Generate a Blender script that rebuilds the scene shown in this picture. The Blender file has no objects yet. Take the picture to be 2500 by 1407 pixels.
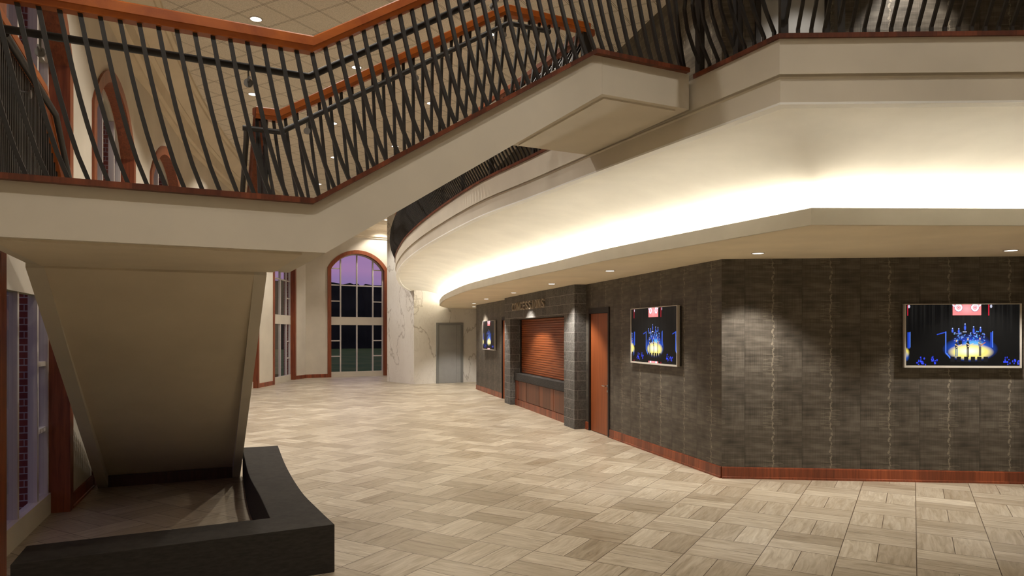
import bpy, bmesh, math, random
import numpy as np
from mathutils import Vector, geometry
random.seed(4)
SC = bpy.context.scene
COL = SC.collection
R = math.radians
V = Vector

# ------------------------------------------------------------------ camera, world, exposure
F = 1697.0                                     # focal length in pixels of a 2500 px wide frame
cam = bpy.data.cameras.new('camera')
cam_o = bpy.data.objects.new('camera', cam); COL.objects.link(cam_o)
cam.sensor_width = 36.0; cam.lens = 36.0*F/2500.0
cam.shift_y = (815-703.5)/2500.0
cam.clip_end = 600; cam.clip_start = .05
cam_o.location = (0, 0, 2.0); cam_o.rotation_euler = (R(90), 0, 0)
SC.camera = cam_o
SC.view_settings.view_transform = 'Standard'
SC.view_settings.look = 'None'
SC.view_settings.exposure = 0.86
SC.view_settings.gamma = 1.0
SC.view_settings.use_curve_mapping = False
SC.cycles.max_bounces = 6; SC.cycles.transparent_max_bounces = 8
SC.cycles.caustics_reflective = False; SC.cycles.caustics_refractive = False
SC.cycles.use_adaptive_sampling = True; SC.cycles.adaptive_threshold = .08

WARM = (1.0, .93, .83)
P_CEIL = 235.0      # watts of each downlight in the high ceiling
P_SOFF = 190.0       # watts of each downlight in the low soffit
P_COVE = 13.0        # emission of the cove light strip

# ------------------------------------------------------------------ node helpers
class NT:
    def __init__(s, tree): s.t = tree
    def n(s, typ, **kw):
        nd = s.t.nodes.new('ShaderNode'+typ)
        for k, v in kw.items():
            if k.startswith('i_'):
                key = k[2:]; key = int(key) if key.isdigit() else key.replace('_', ' ')
                sock = nd.inputs[key]
                if hasattr(v, 'links'): s.t.links.new(v, sock)
                else: sock.default_value = v
            else: setattr(nd, k, v)
        return nd
    def m(s, op, a, b=None, c=None):
        nd = s.t.nodes.new('ShaderNodeMath'); nd.operation = op
        for i, v in enumerate((a, b, c)):
            if v is None: continue
            if hasattr(v, 'links'): s.t.links.new(v, nd.inputs[i])
            else: nd.inputs[i].default_value = v
        return nd.outputs[0]
    def dot(s, a, vec):
        nd = s.t.nodes.new('ShaderNodeVectorMath'); nd.operation = 'DOT_PRODUCT'
        s.t.links.new(a, nd.inputs[0]); nd.inputs[1].default_value = vec
        return nd.outputs['Value']
    def xyz(s, x, y, z):
        nd = s.t.nodes.new('ShaderNodeCombineXYZ')
        for i, v in enumerate((x, y, z)):
            if hasattr(v, 'links'): s.t.links.new(v, nd.inputs[i])
            else: nd.inputs[i].default_value = v
        return nd.outputs[0]
    def ramp(s, fac, stops):
        nd = s.t.nodes.new('ShaderNodeValToRGB')
        e = nd.color_ramp.elements
        while len(e) < len(stops): e.new(.5)
        for el, (p, c) in zip(e, stops):
            el.position = p; el.color = (*c, 1) if len(c) == 3 else c
        s.t.links.new(fac, nd.inputs[0]); return nd.outputs[0]
    def mix(s, fac, a, b, blend='MIX'):
        nd = s.t.nodes.new('ShaderNodeMix'); nd.data_type = 'RGBA'; nd.blend_type = blend
        for sock, v in ((nd.inputs[0], fac), (nd.inputs[6], a), (nd.inputs[7], b)):
            if hasattr(v, 'links'): s.t.links.new(v, sock)
            elif isinstance(v, (int, float)): sock.default_value = v
            else: sock.default_value = (*v, 1) if len(v) == 3 else v
        return nd.outputs[2]
    def noise(s, vec, scale=1, detail=3, rough=.55, dist=0):
        nd = s.t.nodes.new('ShaderNodeTexNoise')
        s.t.links.new(vec, nd.inputs['Vector'])
        nd.inputs['Scale'].default_value = scale; nd.inputs['Detail'].default_value = detail
        nd.inputs['Roughness'].default_value = rough; nd.inputs['Distortion'].default_value = dist
        return nd.outputs['Fac']

def mat(name, base=(.5,.5,.5), rough=.6, metal=0, spec=.5):
    m = bpy.data.materials.new(name); m.use_nodes = True
    t = NT(m.node_tree); b = m.node_tree.nodes['Principled BSDF']
    b.inputs['Base Color'].default_value = (*base, 1)
    b.inputs['Roughness'].default_value = rough
    b.inputs['Metallic'].default_value = metal
    b.inputs['Specular IOR Level'].default_value = spec
    return m, t, b
def link(t, a, b): t.t.links.new(a, b)
def pos(t): return t.n('NewGeometry').outputs['Position']
def bump(t, b, h, strength=.3, dist=.01):
    nd = t.n('Bump', i_Height=h, i_Strength=strength, i_Distance=dist)
    link(t, nd.outputs[0], b.inputs['Normal'])

M = {}
def plaster(name, base, rough=.85):
    m, t, b = mat(name, base, rough, spec=.2)
    n = t.noise(pos(t), 1.3, 4)
    c = t.ramp(n, [(.3, [x*.93 for x in base]), (.7, [min(1, x*1.05) for x in base])])
    link(t, c, b.inputs['Base Color'])
    bump(t, b, t.noise(pos(t), 180, 2), .08, .002)
    M[name] = m
plaster('plaster', (.66, .60, .50))
plaster('plaster_tan', (.70, .61, .47))
plaster('plaster_soffit', (.86, .76, .59))
plaster('plaster_white', (.82, .79, .71))
plaster('lip_white', (.90, .89, .85))
plaster('frame_paint', (.62, .57, .52), .5)

def wood(name, dark, light, scale=(14, 14, 1.2), rough=.4, plank=0):
    m, t, b = mat(name, light, rough)
    p = pos(t)
    v = t.n('Mapping', i_Vector=p, i_Scale=scale).outputs[0]
    n = t.noise(v, 1.6, 5, .6, .6)
    c = t.ramp(n, [(.28, dark), (.5, [(a+c2)/2 for a, c2 in zip(dark, light)]), (.72, light)])
    if plank:
        q = t.m('FLOOR', t.m('DIVIDE', t.m('ADD', t.dot(p, (.8, .6, 0)), t.dot(p, (-.3, .9, 0))), plank))
        w = t.n('TexWhiteNoise', noise_dimensions='1D', i_W=q).outputs['Value']
        c = t.mix(1, c, t.ramp(w, [(0, (.55, .5, .5)), (1, (1.15, 1.1, 1.1))]), 'MULTIPLY')
    link(t, c, b.inputs['Base Color'])
    bump(t, b, n, .12, .004)
    M[name] = m
wood('rail_wood', (.30, .056, .004), (.56, .140, .008), (2, 2, 2.5), .42)
wood('trim_wood', (.15, .034, .012), (.33, .088, .030), (16, 16, 1.0), .38)
wood('strip_wood', (.11, .027, .011), (.23, .060, .022), (16, 16, .8), .4, .13)
wood('shaded_wood', (.040, .014, .009), (.075, .025, .014), (16, 16, .8), .5)  # baseboard wood with the under-stair shade put into its colour
wood('base_wood', (.17, .040, .016), (.38, .10, .036), (16, 16, .8), .36, .13)
wood('door_wood', (.20, .048, .013), (.35, .095, .025), (18, 18, .7), .4)
wood('counter_wood', (.14, .042, .016), (.25, .08, .03), (18, 18, .7), .4, .4)
wood('shutter_wood', (.19, .046, .012), (.33, .09, .024), (1.5, 1.5, 22), .38)
m, t, b = mat('black_metal', (.016, .013, .011), .5); M['black_metal'] = m
link(t, t.ramp(t.noise(pos(t), 9, 3), [(.3, (.012, .010, .009)), (.7, (.022, .018, .015))]), b.inputs['Base Color'])
m, t, b = mat('chrome', (.55, .53, .5), .25, 1); M['chrome'] = m
m, t, b = mat('grey_plate', (.25, .24, .23), .4, .6); M['grey_plate'] = m
m, t, b = mat('dark_frame', (.012, .009, .008), .5); M['dark_frame'] = m
m, t, b = mat('grey_door', (.23, .23, .225), .5); M['grey_door'] = m
link(t, t.ramp(t.noise(pos(t), 3, 3), [(.3, (.33, .33, .325)), (.7, (.37, .37, .365))]), b.inputs['Base Color'])
m, t, b = mat('grey_frame', (.23, .23, .225), .45); M['grey_frame'] = m
m, t, b = mat('tv_frame', (.62, .58, .52), .35, .3); M['tv_frame'] = m
m, t, b = mat('letter_metal', (.36, .30, .235), .5, .1); M['letter_metal'] = m

# dark stone of the bench and the countertop
def stone(name, dark, light):
    m, t, b = mat(name, dark, .8, spec=.2)
    v = t.n('Mapping', i_Vector=pos(t), i_Scale=(3, 3, 14)).outputs[0]
    n = t.noise(v, 4, 6, .65)
    link(t, t.ramp(n, [(.3, dark), (.7, light)]), b.inputs['Base Color'])
    bump(t, b, t.noise(pos(t), 70, 3), .15, .003)
    M[name] = m
stone('bench_stone', (.022, .019, .016), (.038, .033, .028))
stone('counter_stone', (.03, .028, .027), (.075, .07, .066))

U30 = (.5, .8660254, 0); V30 = (.8660254, -.5, 0)     # building grid, 30 degrees off the view

# floor : two-tile basket weave of wood-look tiles, 610 mm blocks
m, t, b = mat('floor_tile', (.6, .5, .4), .38); M['floor_tile'] = m
p = pos(t)
u = t.m('DIVIDE', t.m('SUBTRACT', t.dot(p, U30), .152), .61)
v = t.m('DIVIDE', t.m('SUBTRACT', t.dot(p, V30), .025), .61)
iu, iv = t.m('FLOOR', u), t.m('FLOOR', v)
fu, fv = t.m('SUBTRACT', u, iu), t.m('SUBTRACT', v, iv)
par = t.m('FLOORED_MODULO', t.m('ADD', iu, iv), 2.0)                    # 0: grain along u
def sel(a, b2):   # a when par==0
    return t.m('ADD', t.m('MULTIPLY', a, t.m('SUBTRACT', 1.0, par)), t.m('MULTIPLY', b2, par))
along, across = sel(fu, fv), sel(fv, fu)
half = t.m('FLOOR', t.m('MULTIPLY', across, 2.0))
tid = t.xyz(iu, iv, half)
wn = t.n('TexWhiteNoise', noise_dimensions='3D', i_Vector=tid)
rnd = wn.outputs['Value']
gv = t.xyz(t.m('ADD', t.m('MULTIPLY', along, .9), t.m('MULTIPLY', rnd, 37.0)), t.m('MULTIPLY', across, 7.0), t.m('MULTIPLY', rnd, 11.0))
g = t.noise(gv, 1.5, 6, .6, 1.2)
c = t.ramp(g, [(.25, (.29, .234, .163)), (.45, (.425, .365, .275)), (.6, (.51, .45, .355)), (.78, (.60, .545, .445))])
c = t.mix(1, c, t.ramp(rnd, [(0, (.74, .70, .65)), (1, (1.10, 1.10, 1.10))]), 'MULTIPLY')
def edge(f, w):   # 1 near 0 or 1
    return t.m('LESS_THAN', t.m('MINIMUM', f, t.m('SUBTRACT', 1.0, f)), w)
mid = t.m('LESS_THAN', t.m('ABSOLUTE', t.m('SUBTRACT', across, .5)), .0055)
gr = t.m('MAXIMUM', t.m('MAXIMUM', edge(fu, .006), edge(fv, .006)), mid)
c = t.mix(gr, c, (.09, .062, .04))
link(t, c, b.inputs['Base Color'])
link(t, t.m('ADD', .30, t.m('MULTIPLY', g, .22)), b.inputs['Roughness'])
bump(t, b, t.m('SUBTRACT', 1.0, gr), .25, .003)

# acoustic ceiling, 610 mm tiles in a grid
m, t, b = mat('ceiling_tile', (.5, .45, .38), .95, spec=.1); M['ceiling_tile'] = m
p = pos(t)
cu = t.m('FRACT', t.m('DIVIDE', t.m('SUBTRACT', t.dot(p, U30), .37), .61))
cv = t.m('FRACT', t.m('DIVIDE', t.m('SUBTRACT', t.dot(p, V30), .09), .61))
def lines(f):
    d = t.m('MINIMUM', f, t.m('SUBTRACT', 1.0, f))
    return t.m('LESS_THAN', t.m('ABSOLUTE', t.m('SUBTRACT', d, .022)), .0075)
ln = t.m('MAXIMUM', lines(cu), lines(cv))
sp = t.noise(p, 95, 3, .7)
c = t.ramp(sp, [(.36, (.56, .51, .43)), (.5, (.74, .68, .585)), (.66, (.84, .78, .68))])
c = t.mix(ln, c, (.28, .24, .19))
link(t, c, b.inputs['Base Color'])
bump(t, b, t.m('ADD', sp, t.m('MULTIPLY', ln, -1.0)), .25, .004)

# block masonry with light mortar joints
T2 = V((-.2610, .9653, 0)).normalized(); N2 = V((-T2.y, T2.x, 0))        # receding wall: along, out into the room
m, t, b = mat('block_masonry', (.1, .1, .1), .9); M['block_masonry'] = m
p = pos(t)
s_ = t.m('ADD', t.dot(p, T2), t.m('MULTIPLY', t.dot(p, N2), -1.0))
bv = t.xyz(s_, t.dot(p, (0, 0, 1)), 0)
br = t.n('TexBrick', offset=.5, i_Vector=bv, i_Scale=1.0)
br.inputs['Brick Width'].default_value = .40; br.inputs['Row Height'].default_value = .2025
br.inputs['Mortar Size'].default_value = .0045; br.inputs['Mortar Smooth'].default_value = .1
br.inputs['Color1'].default_value = (.14, .132, .122, 1); br.inputs['Color2'].default_value = (.20, .19, .176, 1)
br.inputs['Mortar'].default_value = (.40, .38, .35, 1)
rk = t.noise(p, 26, 6, .7)
c = t.mix(.75, br.outputs['Color'], t.ramp(rk, [(.3, (.35, .35, .35)), (.7, (1.3, 1.3, 1.3))]), 'MULTIPLY')
c = t.mix(br.outputs['Fac'], c, (.36, .34, .31))
link(t, c, b.inputs['Base Color'])
bump(t, b, t.m('MULTIPLY', t.m('ADD', rk, t.m('MULTIPLY', t.noise(p, 8, 3), 1.2)), t.m('SUBTRACT', 1.0, br.outputs['Fac'])), .9, .05)

# brown woven wall covering in 760 mm drops
def wallpaper(name, tx):
    m, t, b = mat(name, (.08, .07, .05), .42, spec=.45)
    p = pos(t)
    s = t.dot(p, tx); z = t.dot(p, (0, 0, 1))
    q = t.m('DIVIDE', s, .765); iq = t.m('FLOOR', q); fq = t.m('SUBTRACT', q, iq)
    zr = t.m('DIVIDE', z, .735); fz = t.m('FRACT', zr)
    v1 = t.xyz(t.m('MULTIPLY', fq, 1.0), t.m('MULTIPLY', fz, 14.0), 3.1)
    n1 = t.noise(v1, 1.3, 5, .65, .25)
    v2 = t.xyz(t.m('MULTIPLY', fq, 2.2), t.m('MULTIPLY', fz, 4.2), 8.7)
    n2 = t.noise(v2, 1.0, 3, .5)
    v3 = t.xyz(t.m('MULTIPLY', fq, 70.0), t.m('MULTIPLY', fz, 1.6), 1.0)
    n3 = t.noise(v3, 1.0, 2, .5)
    f = t.m('ADD', t.m('ADD', t.m('MULTIPLY', n1, .45), t.m('MULTIPLY', n2, .42)), t.m('MULTIPLY', n3, .2))
    c = t.ramp(f, [(.38, (.030, .025, .019)), (.53, (.078, .066, .052)), (.68, (.15, .13, .105))])
    # ragged pale thread down the middle of every drop, with short cross bars
    wob = t.m('MULTIPLY', t.m('SUBTRACT', t.noise(t.xyz(0, t.m('MULTIPLY', fz, 5.0), 2.0), 1, 2), .5), .09)
    dx = t.m('ABSOLUTE', t.m('SUBTRACT', t.m('SUBTRACT', fq, .5), wob))
    brk = t.noise(t.xyz(t.m('MULTIPLY', fq, 30.0), t.m('MULTIPLY', fz, 16.0), 4.0), 1, 3)
    th = t.m('MULTIPLY', t.m('LESS_THAN', dx, t.m('MULTIPLY', t.m('SUBTRACT', brk, .38), .10)), t.m('GREATER_THAN', brk, .49))
    bar = t.m('MULTIPLY', t.m('MULTIPLY', t.m('LESS_THAN', dx, .17), t.m('GREATER_THAN', t.noise(t.xyz(t.m('MULTIPLY', fq, 4.0), t.m('MULTIPLY', fz, 46.0), 6.0), 1, 1), .55)), .26)
    bar = t.m('MULTIPLY', bar, t.m('GREATER_THAN', t.m('SINE', t.m('MULTIPLY', t.m('ADD', fz, .1), 6.283)), .35))
    c = t.mix(t.m('MULTIPLY', th, .6), c, (.30, .26, .20))
    c = t.mix(bar, c, (.27, .235, .18))
    sm = t.m('LESS_THAN', fq, .012)
    c = t.mix(t.m('MULTIPLY', sm, .5), c, (.03, .025, .02))
    link(t, c, b.inputs['Base Color'])
    link(t, t.m('ADD', .36, t.m('MULTIPLY', n1, .25)), b.inputs['Roughness'])
    bump(t, b, t.m('ADD', n1, n3), .12, .004)
    M[name] = m
T1 = V((3.91, -.367, 0)).normalized()
N1 = V((T1.y, -T1.x, 0))
wallpaper('wall_covering_front', T1)
wallpaper('wall_covering_side', T2)

m, t, b = mat('marble', (.8, .77, .72), .22); M['marble'] = m
p = pos(t)
w = t.n('Mapping', i_Vector=p, i_Rotation=(.3, .5, .2), i_Scale=(1, 1, .55)).outputs[0]
n1 = t.noise(w, .55, 6, .55, .35)
n2 = t.noise(w, 2.3, 6, .6, 1.2)
v1 = t.m('SUBTRACT', 1.0, t.m('MINIMUM', 1.0, t.m('MULTIPLY', t.m('ABSOLUTE', t.m('SUBTRACT', n1, .5)), 100.0)))
v2 = t.m('SUBTRACT', 1.0, t.m('MINIMUM', 1.0, t.m('MULTIPLY', t.m('ABSOLUTE', t.m('SUBTRACT', n2, .54)), 60.0)))
base = t.ramp(t.noise(w, .8, 4), [(.3, (.74, .70, .64)), (.6, (.84, .81, .76))])
c = t.mix(t.m('MULTIPLY', v1, .6), base, (.34, .29, .24))
c = t.mix(t.m('MULTIPLY', v2, .16), c, (.36, .31, .26))
link(t, c, b.inputs['Base Color'])

m, t, b = mat('brick', (.2, .06, .04), .9); M['brick'] = m
p = pos(t)
br = t.n('TexBrick', i_Vector=t.xyz(t.m('ADD', t.dot(p, (.45, .89, 0)), t.dot(p, (.89, -.45, 0))), t.dot(p, (0, 0, 1)), 0), i_Scale=1.0)
br.inputs['Brick Width'].default_value = .22; br.inputs['Row Height'].default_value = .075
br.inputs['Mortar Size'].default_value = .006
br.inputs['Color1'].default_value = (.23, .05, .035, 1); br.inputs['Color2'].default_value = (.16, .035, .03, 1)
br.inputs['Mortar'].default_value = (.4, .36, .34, 1)
link(t, br.outputs['Color'], b.inputs['Base Color'])

# window glass
m = bpy.data.materials.new('window_glass'); m.use_nodes = True; t = NT(m.node_tree); M['window_glass'] = m
m.node_tree.nodes.remove(m.node_tree.nodes['Principled BSDF'])
fr = t.n('Fresnel', i_IOR=1.45).outputs[0]
mx = t.n('MixShader', i_0=t.m('MULTIPLY', fr, .3), i_1=t.n('BsdfTransparent', i_Color=(.93, .95, .94, 1)).outputs[0], i_2=t.n('BsdfGlossy', i_Roughness=.02).outputs[0])
link(t, mx.outputs[0], m.node_tree.nodes['Material Output'].inputs[0])

def emis(name, col, st):
    m = bpy.data.materials.new(name); m.use_nodes = True; t = NT(m.node_tree)
    m.node_tree.nodes.remove(m.node_tree.nodes['Principled BSDF'])
    e = t.n('Emission', i_Color=(*col, 1), i_Strength=st)
    link(t, e.outputs[0], m.node_tree.nodes['Material Output'].inputs[0]); M[name] = m
emis('lamp_lens', (1, .93, .82), 2.2)
emis('cove_led', (1, .93, .80), P_COVE)

m, t, b = mat('grass', (.02, .03, .01), .95); M['grass'] = m
link(t, t.ramp(t.noise(pos(t), .35, 6, .7), [(.35, (.06, .15, .006)), (.5, (.11, .21, .012)), (.65, (.20, .24, .03))]), b.inputs['Base Color'])
m, t, b = mat('hill_woods', (.012, .016, .01), .95, spec=.1); M['hill_woods'] = m
link(t, t.ramp(t.noise(pos(t), .25, 5, .7), [(.35, (.008, .011, .007)), (.65, (.022, .027, .018))]), b.inputs['Base Color'])

# dusk sky
W = bpy.data.worlds.new('dusk_sky'); SC.world = W; W.use_nodes = True
t = NT(W.node_tree); bg = W.node_tree.nodes['Background']
d = t.n('TexCoord').outputs['Generated']
z = t.dot(d, (0, 0, 1))
cl = t.noise(t.n('Mapping', i_Vector=d, i_Scale=(3, 3, 17)).outputs[0], 1.6, 5, .6, .4)
zz = t.m('ADD', z, t.m('MULTIPLY', t.m('SUBTRACT', cl, .5), .05))
sky = t.ramp(zz, [(.0, (.16, .11, .25)), (.06, (.21, .15, .33)), (.085, (.33, .18, .36)), (.115, (.27, .16, .35)), (.16, (.18, .13, .31)), (.5, (.10, .09, .22))])
sky = t.mix(t.m('MULTIPLY', t.ramp(cl, [(.45, (0, 0, 0)), (.68, (1, 1, 1))]), .35), sky, (.40, .30, .42))
link(t, sky, bg.inputs[0]); bg.inputs[1].default_value = .62

# ------------------------------------------------------------------ mesh helpers
ORG = {}
def org_of(parent): return ORG.get(parent.name, V((0, 0, 0))) if parent else V((0, 0, 0))
class MB:
    def __init__(s): s.v = []; s.f = []
    def add(s, vs, fs):
        o = len(s.v); s.v += [tuple(x) for x in vs]; s.f += [tuple(i+o for i in f) for f in fs]
        return s
    def box(s, o, ax, ay, az, lx, ly, lz):
        """corner o, unit axes, lengths given as (min, max) pairs"""
        pts = []
        for zc in lz:
            for x, y in ((lx[0], ly[0]), (lx[1], ly[0]), (lx[1], ly[1]), (lx[0], ly[1])):
                pts.append(V(o)+V(ax)*x+V(ay)*y+V(az)*zc)
        return s.add(pts, [(3, 2, 1, 0), (4, 5, 6, 7), (0, 1, 5, 4), (1, 2, 6, 5), (2, 3, 7, 6), (3, 0, 4, 7)])
    def prism(s, poly, z0, z1):
        n = len(poly)
        tri = geometry.tessellate_polygon([[V((p[0], p[1], 0)) for p in poly]])
        vs = [V((p[0], p[1], z0)) for p in poly]+[V((p[0], p[1], z1)) for p in poly]
        fs = [tuple(q) for q in tri]+[tuple(i+n for i in q) for q in tri]
        fs += [(i, (i+1) % n, n+(i+1) % n, n+i) for i in range(n)]
        return s.add(vs, fs)
    def extrude(s, pts, vec):
        """planar polygon pts (3D) extruded by vec"""
        n = len(pts); pts = [V(p) for p in pts]
        tri = geometry.tessellate_polygon([pts])
        vs = pts+[p+V(vec) for p in pts]
        fs = [tuple(q) for q in tri]+[tuple(i+n for i in q) for q in tri]
        fs += [(i, (i+1) % n, n+(i+1) % n, n+i) for i in range(n)]
        return s.add(vs, fs)
    def sweep(s, path, prof, closed=True, caps=True):
        """profile (lateral, vertical) along a 3D polyline; lateral is to the right of travel; mitred"""
        P = [V(p) for p in path]; n = len(P); k = len(prof); vs = []
        for i in range(n):
            a = (P[i]-P[i-1]) if i else (P[1]-P[0]); c = (P[i+1]-P[i]) if i < n-1 else a
            a = V((a.x, a.y, 0)).normalized(); c = V((c.x, c.y, 0)).normalized()
            na, nc = V((a.y, -a.x, 0)), V((c.y, -c.x, 0))
            mm = (na+nc); L = mm.length; mm = mm/L if L > 1e-6 else na
            mm = mm/max(.35, mm.dot(na))
            for l, h in prof: vs.append(P[i]+mm*l+V((0, 0, h)))
        fs = []
        for i in range(n-1):
            for j in range(k if closed else k-1):
                j2 = (j+1) % k
                fs.append((i*k+j, i*k+j2, (i+1)*k+j2, (i+1)*k+j))
        if caps and closed:
            tri = geometry.tessellate_polygon([[V((l, h, 0)) for l, h in prof]])
            fs += [tuple(q) for q in tri]+[tuple(q2+(n-1)*k for q2 in q) for q in tri]
        return s.add(vs, fs)
    def bar(s, pts, ax, ay, w, d=None):
        """rectangular bar through pts with fixed horizontal section axes"""
        d = d or w; ax, ay = V(ax)*w/2, V(ay)*d/2; n = len(pts); vs = []
        for p in pts:
            p = V(p); vs += [p-ax-ay, p+ax-ay, p+ax+ay, p-ax+ay]
        fs = [(3, 2, 1, 0), tuple((n-1)*4+i for i in range(4))]
        for i in range(n-1):
            for j in range(4): fs.append((i*4+j, i*4+(j+1) % 4, i*4+4+(j+1) % 4, i*4+4+j))
        return s.add(vs, fs)
    def tube(s, pts, r, k=10):
        P = [V(p) for p in pts]; n = len(P); vs = []
        for i in range(n):
            a = (P[i]-P[i-1]).normalized() if i else (P[1]-P[0]).normalized()
            c = (P[i+1]-P[i]).normalized() if i < n-1 else a
            tn = (a+c).normalized(); sc = 1/max(.4, tn.dot(a))
            side = tn.cross(V((0, 0, 1)))
            side = side.normalized() if side.length > 1e-4 else V((1, 0, 0))
            up = side.cross(tn).normalized()
            bis = (c-a)
            for j in range(k):
                q = math.tau*j/k; off = side*math.cos(q)*r+up*math.sin(q)*r
                if bis.length > 1e-4:
                    bn = bis.normalized(); off += bn*(off.dot(bn))*(sc-1)
                vs.append(P[i]+off)
        fs = [tuple(range(k))[::-1], tuple((n-1)*k+j for j in range(k))]
        for i in range(n-1):
            for j in range(k): fs.append((i*k+j, i*k+(j+1) % k, (i+1)*k+(j+1) % k, (i+1)*k+j))
        return s.add(vs, fs)
    def disc(s, c, n, r, h, k=28):
        c = V(c); n = V(n).normalized(); a = n.orthogonal().normalized(); b2 = n.cross(a)
        vs = [c+(a*math.cos(math.tau*i/k)+b2*math.sin(math.tau*i/k))*r+n*hh for hh in (0, h) for i in range(k)]
        fs = [tuple(range(k))[::-1], tuple(k+i for i in range(k))]+[(i, (i+1) % k, k+(i+1) % k, k+i) for i in range(k)]
        return s.add(vs, fs)
    def ring(s, c, r0, r1, z0, z1, k=28):
        vs = []
        for r, zz in ((r0, z0), (r1, z0), (r1, z1), (r0, z1)):
            vs += [V(c)+V((math.cos(math.tau*i/k)*r, math.sin(math.tau*i/k)*r, zz)) for i in range(k)]
        fs = []
        for q in range(4):
            for i in range(k): fs.append((q*k+i, q*k+(i+1) % k, ((q+1) % 4)*k+(i+1) % k, ((q+1) % 4)*k+i))
        return s.add(vs, fs)
    def build(s, name, material, parent=None, smooth=False, bevel=0):
        me = bpy.data.meshes.new(name); o0 = org_of(parent)
        me.from_pydata([(v[0]-o0.x, v[1]-o0.y, v[2]-o0.z) for v in s.v], [], s.f)
        bm = bmesh.new(); bm.from_mesh(me); bmesh.ops.recalc_face_normals(bm, faces=bm.faces)
        bm.to_mesh(me); bm.free()
        if material: me.materials.append(M[material])
        o = bpy.data.objects.new(name, me); COL.objects.link(o)
        if parent: o.parent = parent; ORG[o.name] = o0
        if smooth:
            for p_ in me.polygons: p_.use_smooth = True
            me.set_sharp_from_angle(angle=R(40))
        if bevel:
            md = o.modifiers.new('bevel', 'BEVEL'); md.width = bevel; md.segments = 2; md.limit_method = 'ANGLE'
        return o

def tag(o, label=None, cat=None, group=None, kind=None):
    if label: o['label'] = label
    if cat: o['category'] = cat
    if group: o['group'] = group
    if kind: o['kind'] = kind
    return o
def thing(name, loc, label, cat, group=None, kind=None):
    o = bpy.data.objects.new(name, None); COL.objects.link(o); o.location = loc
    o.empty_display_size = .1
    ORG[o.name] = V(loc); return tag(o, label, cat, group, kind)
def struct(o, label=None, cat=None): return tag(o, label, cat, None, 'structure')
Z = V((0, 0, 1))

def catmull(pts, per=5):
    P = [V((p[0], p[1], 0)) for p in pts]; out = []
    for i in range(len(P)-1):
        p0 = P[i-1] if i else P[0]*2-P[1]; p1, p2 = P[i], P[i+1]; p3 = P[i+2] if i+2 < len(P) else P[-1]*2-P[-2]
        for j in range(per):
            q = j/per
            out.append(.5*((2*p1)+(p2-p0)*q+(2*p0-5*p1+4*p2-p3)*q*q+(3*p1-p0-3*p2+p3)*q**3))
    out.append(P[-1]); return out
def resample(P, n):
    L = [0]
    for a, c in zip(P, P[1:]): L.append(L[-1]+(c-a).length)
    out = []; k = 0
    for i in range(n):
        d_ = L[-1]*i/(n-1)
        while k < len(P)-2 and L[k+1] < d_: k += 1
        q = (d_-L[k])/max(1e-9, L[k+1]-L[k]); out.append(P[k].lerp(P[k+1], min(1, q)))
    return out
def at_len(P, d_):
    for a, c in zip(P, P[1:]):
        l = (c-a).length
        if d_ <= l: return a+(c-a)*(d_/l), (c-a)/l
        d_ -= l
    return P[-1].copy(), (P[-1]-P[-2]).normalized()
def plen(P): return sum((c-a).length for a, c in zip(P, P[1:]))
def offset(P, off):
    out = []; n = len(P)
    for i in range(n):
        a = (P[i]-P[i-1]).normalized() if i else (P[1]-P[0]).normalized()
        c = (P[i+1]-P[i]).normalized() if i < n-1 else a
        na, nc = V((a.y, -a.x, 0)), V((c.y, -c.x, 0)); mm = (na+nc).normalized(); out.append(P[i]+mm*off/max(.4, mm.dot(na)))
    return out

# ------------------------------------------------------------------ plan
ZC = 7.3            # high ceiling
ZS = 3.03           # soffit under the balcony
ZD = 4.16           # balcony deck, top of slab edge under the wood strip ~4.19
C1 = V((2.90, 9.615, 0))
RT = C1+T1*8.2                        # right end of the front wall
W2E = C1+T2*16.04                     # far end of the receding wall
def w2(s, n=0, z=0): return C1+T2*s+N2*n+V((0, 0, z))
def w1(s, n=0, z=0): return C1+T1*s+N1*n+V((0, 0, z))
SU_arc = catmull([(1.96, 5.09), (1.02, 6.92), (.21, 8.61), (-.32, 9.65), (-.76, 10.71), (-1.36, 12.36), (-1.88, 13.94), (-2.46, 15.94), (-3.01, 18.26), (-3.36, 20.03), (-3.60, 21.6), (-3.97, 24.8), (-4.08, 27.4), (-4.05, 28.2)])
FL_arc = catmull([(2.83, 6.57), (1.407, 9.55), (.727, 11.42), (.309, 12.49), (-.189, 13.93), (-.65, 15.33), (-1.15, 16.97), (-1.66, 19.2), (-2.1, 21.4), (-2.47, 23.9), (-2.66, 25.6), (-2.66, 27.2), (-2.55, 28.5)])
NA = 56
SU_arc = resample(SU_arc, NA); FL_arc = resample(FL_arc, NA)
SU = [V((10.3, 4.86, 0)), SU_arc[0]+(V((10.3, 4.86, 0))-SU_arc[0]).normalized()*.8]+SU_arc
FL = [V((10.3, 6.72, 0)), FL_arc[0]+(V((10.3, 6.72, 0))-FL_arc[0]).normalized()*.8]+FL_arc

# ------------------------------------------------------------------ floor, ceiling, outer ground
floor_poly = [(-1.6, -4.2), (10.4, -4.2), (10.4, 12.5), (10.4, 36), (-4, 36), (-10.2, 33.5), (-10.4, 24), (-9.2, 17), (-7.7, 12.5), (-5.9, 8.2), (-3.5, 3.5), (-2.0, 0)]
struct(MB().prism(floor_poly, -.12, 0).build('floor', 'floor_tile'))
struct(MB().prism(floor_poly, ZC, ZC+.1).build('ceiling', 'ceiling_tile'))

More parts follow.
